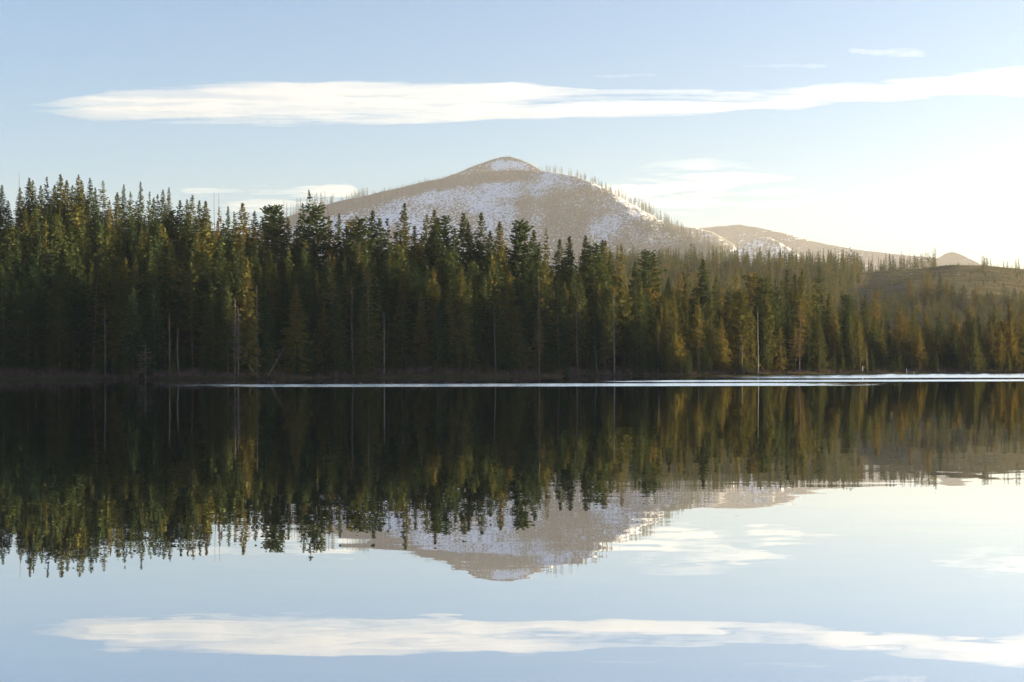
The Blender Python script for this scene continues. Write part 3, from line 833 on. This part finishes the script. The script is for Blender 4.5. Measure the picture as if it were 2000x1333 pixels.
spots = []
tries = 0
while len(spots) < 4800 and tries < 50000:
    tries += 1
    px = random.uniform(1130, 2150)
    D = 780 + (1640 - 780) * random.random() ** 0.8
    z = float(ground_z(px, D)) - 0.3
    yb = py_of(px, z, D)
    edge = 1690 + (yb - 530) * -0.4 + 40 * (vnoise(np.array([px / 30.0]), np.array([D / 60.0]), 77)[0] - 0.5)
    clear = px > edge
    if clear:
        if yb < 586 and not (D > 1500): h = random.uniform(1.2, 4.4)
        elif D > 1500:
            if not (px < 1830 or px > 1915): continue
            if random.random() > 0.35: continue
            if px > 1850 : h = random.uniform(8, 17)
            else: h = random.uniform(12, 24)
        else: h = random.uniform(5, 15)
    else:
        h = random.uniform(11, 25) if D > 1000 else random.uniform(9, 19)
        # thinned strip on the slope
        if 560 < yb < 600 and 1480 < px and random.random() < 0.6: h *= 0.5
    spots.append(((px - 1000) / F * D, D, z, h, (max(0.6, h / 30) if h > 4.5 else h / 14) * random.uniform(0.8, 1.15), random.choices(range(5), [3, 4, 4, 1, 2])[0], random.uniform(0, 6.28), 0.25 + 0.75 * random.random()))
forest_mass("hill_forest", spots, TINYP, M_NEEDLE_STUFF)

# trees and burned snags on the mountain
MINI = []
for i in range(4):
    r = np.random.default_rng(600 + i)
    if i < 2: MINI.append(np.concatenate([crown_fronds(r, 30, 0.1 + 0.2 * i, 3.4, 'spire', 9, 4, 2, 3.0, 0.35, 0.15), trunk_quads(30, 0.4)]))
    else: MINI.append(np.concatenate([trunk_quads(30, 0.45 + 0.1 * i, 1.0), crown_fronds(r, 30, 0.4, 1.6, 'spire', 4, 3, 2, 1.8, 0.1, 0.3)]))
spots = []
nyf = 150
def add_mtn(ti, xi, h, live, dz=-1.0):
    spots.append((float(MX[xi]) + random.uniform(-4, 4), float(MY[ti, xi]), float(MZ[ti, xi]) + dz, h * 1.2, h / 30 * 1.35 * random.uniform(0.9, 1.5), (random.randrange(2) if live else 2 + random.randrange(2)), random.uniform(0, 6.28), random.random()))
nx = len(MX)
for _ in range(16000):
    xi = random.randrange(60, nx - 4); ti = random.randrange(30, nyf - 1)
    a = float(MATT[ti, xi])
    if random.random() > (0.95 if a < 0.3 else 0.45 if a < 0.5 else 0.16): continue
    add_mtn(ti, xi, random.uniform(9, 20), a < 0.3 or random.random() < 0.4)
def crest_run(p0, p1, n, h0, h1, live=0.7, dt=(0, 3)):
    for _ in range(n):
        px = random.uniform(p0, p1)
        xi = int(np.argmin(np.abs(MPX - px)))
        ti = nyf - 1 - random.randint(*dt)
        add_mtn(ti, xi, random.uniform(h0, h1), random.random() < live)
crest_run(560, 640, 26, 26, 58, 0.85)
crest_run(642, 655, 7, 26, 40, 0.9)
crest_run(668, 722, 22, 24, 42, 0.9)
crest_run(730, 900, 60, 7, 16, 0.5)
crest_run(1056, 1100, 26, 18, 32, 0.35)
crest_run(1110, 1240, 70, 16, 30, 0.8)
crest_run(1240, 1360, 90, 18, 36, 0.75)
crest_run(1360, 1460, 80, 18, 40, 0.6)
# on the summit
for _ in range(120):
    xi = random.randrange(30, len(PX_) - 20); ti = random.randrange(42, 60)
    h = random.uniform(5, 9)
    spots.append((float(PX_[xi]), float(PY_[ti, xi]), float(PZ_[ti, xi]) - 1, h, h / 30, 2 + random.randrange(2), 0.0, random.random()))
for px, h in ((990, 12), (994, 14), (997, 11)):
    xi = int(np.argmin(np.abs(PPX - px)))
    spots.append((float(PX_[xi]), float(PY_[59, xi]), float(PZ_[59, xi]) - 1, h, 0.7, 0, 0.0, 0.3))
forest_mass("mountain_trees", spots, MINI, M_NEEDLE_STUFF)

# ------------------------------------------------------------------ brush along the waterline
s = Soup()
r = np.random.default_rng(900)
for k in range(1500):
    px = r.uniform(-60, 2080)
    D = float(shore_d(px)) + 1.5 + abs(r.normal()) * 4.5
    z = float(ground_z(px, D))
    if z < 0.05: continue
    x = (px - 1000) / F * D
    hh = (0.5 + 1.9 * vnoise(np.array([px / 26.0]), np.array([0.0]), 91)[0]) * r.uniform(0.6, 1.2) * (1.0 if px < 1500 else 0.75)
    for q in range(11):
        az = r.uniform(0, 6.28); sp2 = r.uniform(0.1, 0.75)
        tip = np.array([x + math.cos(az) * hh * sp2, D + math.sin(az) * hh * sp2, z + hh * r.uniform(0.5, 1.1)])
        b0 = np.array([x + r.normal() * 0.3, D + r.normal() * 0.3, z - 0.1])
        w = r.uniform(0.02, 0.05)
        sv = np.array([math.sin(az + 1), -math.cos(az + 1), 0]) * w
        mid = (b0 + tip) / 2 + r.normal(size=3) * 0.12
        s.add(np.array([b0 - sv, b0 + sv, mid + sv * .8, mid - sv * .8, tip + sv * .3, tip - sv * .3]), [[0, 1, 2, 3], [3, 2, 4, 5]])
link("undergrowth", s.mesh("undergrowth", [M_TWIG]), kind="stuff")

# ------------------------------------------------------------------ small things on the shore and the water
def box(s, c, d):
    c, d = np.array(c, float), np.array(d, float) / 2
    V = np.array([[sx, sy, sz] for sx in (-1, 1) for sy in (-1, 1) for sz in (-1, 1)]) * d + c
    s.add(V, [[0, 1, 3, 2], [4, 6, 7, 5], [0, 4, 5, 1], [2, 3, 7, 6], [0, 2, 6, 4], [1, 5, 7, 3]])

px = 1685; D = float(shore_d(px)) + 4
e = link("marker_post", None, label="small pale blue-white marker post on the shore under the glowing grove", cat="post")
e.location = ((px - 1000) / F * D, D, float(ground_z(px, D)))
s = Soup(); s.add(*tube([[0, 0, -0.3], [0, 0, 0.9], [0, 0, 1.7]], [0.13, 0.12, 0.12], 8)); link("post", s.mesh("post", [M_WHITE]), e)
s = Soup(); s.add(*tube([[0, 0, 1.7], [0, 0, 1.78], [0, 0, 1.86]], [0.17, 0.17, 0.02], 8)); link("cap", s.mesh("cap", [M_WHITE]), e)

px = 1770; D = float(shore_d(px)) - 5
e = link("dock", None, label="little weathered dock with one tall white post at the right shore", cat="dock")
e.location = ((px - 1000) / F * D, D, 0)
s = Soup()
for k in range(9): box(s, (0.5 + k * 0.34, 0, 0.72), (0.31, 1.5, 0.07))
link("deck", s.mesh("deck", [M_PLANK]), e)
s = Soup(); s.add(*tube([[0, -0.6, -2], [0, -0.6, 0.7], [0, -0.6, 1.9]], [0.12, 0.12, 0.11], 7)); link("mooring_post", s.mesh("mooring_post", [M_WHITE]), e)
for xx, yy in ((0.6, 0.6), (3.0, -0.6), (3.0, 0.6)):
    s = Soup(); s.add(*tube([[xx, yy, -2], [xx, yy, 0], [xx, yy, 0.69]], [0.08, 0.08, 0.08], 6)); link("piling", s.mesh("piling", [M_PLANK]), e)

px = 1883; D = float(shore_d(px)) - 0.5
s = Soup(); s.add(*tube([[-2.6, 0, 0.1], [-0.8, 0.1, 0.22], [1.2, 0, 0.2], [2.8, -0.2, 0.35]], [0.2, 0.22, 0.18, 0.07], 7))
s.add(*tube([[0.6, 0, 0.2], [1.0, -0.1, 0.7], [1.3, -0.1, 1.0]], [0.07, 0.05, 0.02], 5))
o = link("driftwood_log", s.mesh("driftwood_log", [M_LOG], smooth_shade=True), label="pale driftwood log lying at the waterline near the right edge", cat="log")
o.location = ((px - 1000) / F * D, D, 0)
for px, ln, rot, lab in ((523, 9.0, 1.05, "fallen pale log leaning up out of the brush right of the shore pole"), (795, 7.0, 0.25, "low fallen log lying on the bank below the mountain"),):
    D = float(shore_d(px)) + 3
    s = Soup(); s.add(*tube([[0, 0, 0], [ln * .5 * math.cos(rot), 0.2, ln * .5 * math.sin(rot)], [ln * math.cos(rot), 0.3, ln * math.sin(rot)]], [0.2, 0.16, 0.06], 7))
    for q in range(5):
        f = 0.4 + 0.12 * q; b0 = np.array([ln * f * math.cos(rot), 0.2, ln * f * math.sin(rot)])
        s.add(*tube([b0, b0 + [0.1, -0.2, 0.4], b0 + [0.3 * (-1) ** q, -0.3, 0.9]], [0.05, 0.04, 0.02], 4))
    o = link("fallen_log", s.mesh("fallen_log", [M_GREYWOOD], smooth_shade=True), label=lab, cat="log")
    o.location = ((px - 1000) / F * D, D, float(ground_z(px, D)) + 0.1)

def lathe_x(s, prof, sides=10, zc=0.0):
    th = np.linspace(0, 2 * np.pi, sides, endpoint=False)
    V = np.concatenate([np.column_stack([np.full(sides, x), r_ * np.cos(th), zc + z + 0.85 * r_ * np.sin(th)]) for x, r_, z in prof])
    s.add(V, grid_faces(len(prof), sides, wrap=True))
for px, Dd, rot, lab in ((702, 221, 0.0, "left one of two tiny ducks on the bright ruffled water"), (762, 223, 2.6, "right one of two tiny ducks on the bright ruffled water")):
    e = link("duck", None, label=lab, cat="duck", group="ducks on the water")
    e.location = ((px - 1000) / F * Dd, Dd, 0.0); e.rotation_euler = (0, 0, rot)
    s = Soup(); lathe_x(s, [(-0.34, 0.01, 0.14), (-0.26, 0.06, 0.11), (-0.12, 0.14, 0.07), (0.05, 0.16, 0.06), (0.18, 0.12, 0.08), (0.25, 0.03, 0.10)])
    s.add(*tube([[0.17, 0, 0.12], [0.23, 0, 0.22], [0.25, 0, 0.30]], [0.06, 0.045, 0.045], 8))
    lathe_x(s, [(0.17, 0.01, 0.33), (0.21, 0.06, 0.33), (0.28, 0.065, 0.33), (0.33, 0.03, 0.32), (0.41, 0.018, 0.31), (0.43, 0.004, 0.31)])
    link("body", s.mesh("body", [M_DUCK], smooth_shade=True), e)

# ------------------------------------------------------------------ clouds: thin real sheets of scattering ice and droplets, high above the haze
def cloud_mat(name, density, aniso, col=(1, 0.99, 0.97)):
    m, nt, out = new_mat(name)
    v = nt.nodes.new("ShaderNodeVolumePrincipled")
    v.inputs["Color"].default_value = (*col, 1); v.inputs["Density"].default_value = density; v.inputs["Anisotropy"].default_value = aniso
    nt.links.new(v.outputs[0], out.inputs[1])
    return m

def cloud_sheet(name, label, alt, rows, thick, mat, nu, nv, seed, su, sv, cut, soft_edge=0.25):
    """rows: (px, top py, bottom py) outline of the sheet seen from below; it lies level at height ALT"""
    rw = np.array(rows, float)
    u = np.linspace(rw[0, 0], rw[-1, 0], nu); v = np.linspace(0, 1, nv)
    top = np.interp(u, rw[:, 0], rw[:, 1]); bot = np.interp(u, rw[:, 0], rw[:, 2])
    PXc = np.broadcast_to(u, (nv, nu)); PYc = top + (bot - top) * v[:, None]
    D = alt * F / (horizon(PXc) - PYc)
    X = (PXc - 1000) / F * D
    n = fbm(X / su, D / sv, 6, seed, 0.6)
    big = fbm(X / (su * 3), D / (sv * 3), 2, seed + 50)
    e_u = smooth(0, 0.08, np.linspace(0, 1, nu)) * (smooth(1, 0.92, np.linspace(0, 1, nu)) if rw[-1, 0] < 2000 else 1)
    e_v = smooth(0, soft_edge, v)[:, None] * smooth(1, 1 - soft_edge, v)[:, None]
    t = 0.60 + 3.0 * (n - 0.5) + 0.6 * (big - 0.5) + 0.75 * (e_v * e_u - 1) - (cut - 0.2)
    T = np.clip(t, 0, 1.1) ** 1.5 * 1.5 * thick * np.minimum(1, e_v * e_u * 2.5)
    T = np.where(T < thick * 0.01, 0, T)
    T[0, :] = T[-1, :] = 0; T[:, 0] = T[:, -1] = 0
    idx = np.arange(nu * nv).reshape(nv, nu)
    V0 = np.stack([X, D, alt + T * 0.5 + 0 * X], -1).reshape(-1, 3)
    V1 = np.stack([X, D, alt - T * 0.5 + 0 * X], -1).reshape(-1, 3)
    low = np.where(T.ravel() > 0, np.arange(nu * nv) + nu * nv, np.arange(nu * nv))
    Q = grid_faces(nv, nu)
    keep = (T.ravel()[Q] > 0).any(1)
    Q = Q[keep]
    Qb = low[Q][:, ::-1]
    V = np.concatenate([V0, V1]); A = np.concatenate([Q, Qb])
    used = np.unique(A); remap = np.zeros(len(V), int); remap[used] = np.arange(len(used))
    o = link(name, mesh_from(name, V[used], remap[A], [mat], True), kind="structure", label=label, cat="cloud")
    return o

M_CIRRUS = cloud_mat("cirrus", 0.0009, 0.45, (0.98, 0.98, 0.98))
M_SOFT = cloud_mat("soft_cloud", 0.0005, 0.4, (0.96, 0.98, 1.0))
cloud_sheet("cloud", "long white streak of cloud across the whole sky above the mountain", 3000,
    [(30, 206, 218), (60, 202, 220), (150, 188, 229), (260, 170, 241), (400, 160, 251), (560, 155, 254), (680, 156, 249), (800, 162, 245), (1000, 160, 236), (1080, 167, 233), (1170, 174, 232), (1300, 174, 223), (1450, 170, 216), (1560, 167, 211), (1680, 154, 202), (1800, 140, 198), (2000, 128, 191), (2150, 120, 186)],
    80, M_CIRRUS, 1000, 130, 3, 1300, 240, 0.10, 0.26)
cloud_sheet("cloud", "soft cream cloud bank low in the sky right of the mountain", 2600,
    [(1130, 370, 400), (1190, 335, 430), (1280, 312, 442), (1380, 304, 446), (1460, 312, 446), (1550, 338, 442), (1640, 374, 414), (1690, 388, 400)],
    170, M_SOFT, 260, 110, 13, 2200, 1600, 0.28, 0.5)
cloud_sheet("cloud", "faint peach cloud low behind the left treeline", 2600,
    [(330, 370, 382), (390, 357, 398), (460, 352, 420), (540, 352, 420), (620, 356, 410), (680, 362, 395), (720, 372, 385)],
    170, M_SOFT, 200, 80, 17, 2200, 1200, 0.26, 0.5)
cloud_sheet("cloud", "pale cloud low at the right edge of the sky", 2600,
    [(1800, 325, 345), (1850, 308, 358), (1920, 298, 364), (2000, 296, 364), (2100, 300, 362)],
    130, M_SOFT, 150, 80, 19, 2200, 1200, 0.30, 0.5)
cloud_sheet("cloud", "small ragged white wisp high at the upper right", 3200,
    [(1655, 95, 101), (1690, 94, 109), (1730, 93, 113), (1760, 88, 120), (1785, 86, 126), (1805, 92, 124), (1815, 104, 114)],
    32, M_SOFT, 180, 70, 23, 260, 220, 0.18, 0.5)
cloud_sheet("cloud", "thin faint wisp just left of the small ragged upper wisp", 3200,
    [(1430, 127, 134), (1490, 122, 134), (1560, 119, 133), (1600, 121, 138), (1625, 128, 134)],
    22, M_SOFT, 160, 50, 29, 500, 220, 0.2, 0.5)
cloud_sheet("cloud", "faintest thin wisp above the middle of the long streak", 3200,
    [(1150, 144, 150), (1180, 139, 155), (1220, 142, 153), (1270, 141, 153), (1300, 146, 151)],
    18, M_SOFT, 140, 50, 37, 400, 200, 0.22, 0.5)

# ------------------------------------------------------------------ haze
m, nt, out = new_mat("haze_air")
v = nt.nodes.new("ShaderNodeVolumePrincipled")
v.inputs["Color"].default_value = (0.82, 0.87, 0.96, 1)
v.inputs["Density"].default_value = 0.30e-4
v.inputs["Anisotropy"].default_value = 0.3
nt.links.new(v.outputs[0], out.inputs[1])
s = Soup()
zmax = 1090.0
box(s, (0, 5500, (zmax - 6.0) / 2), (10400, 12400, zmax + 6.0))
link("haze", s.mesh("haze", [m]), kind="stuff")
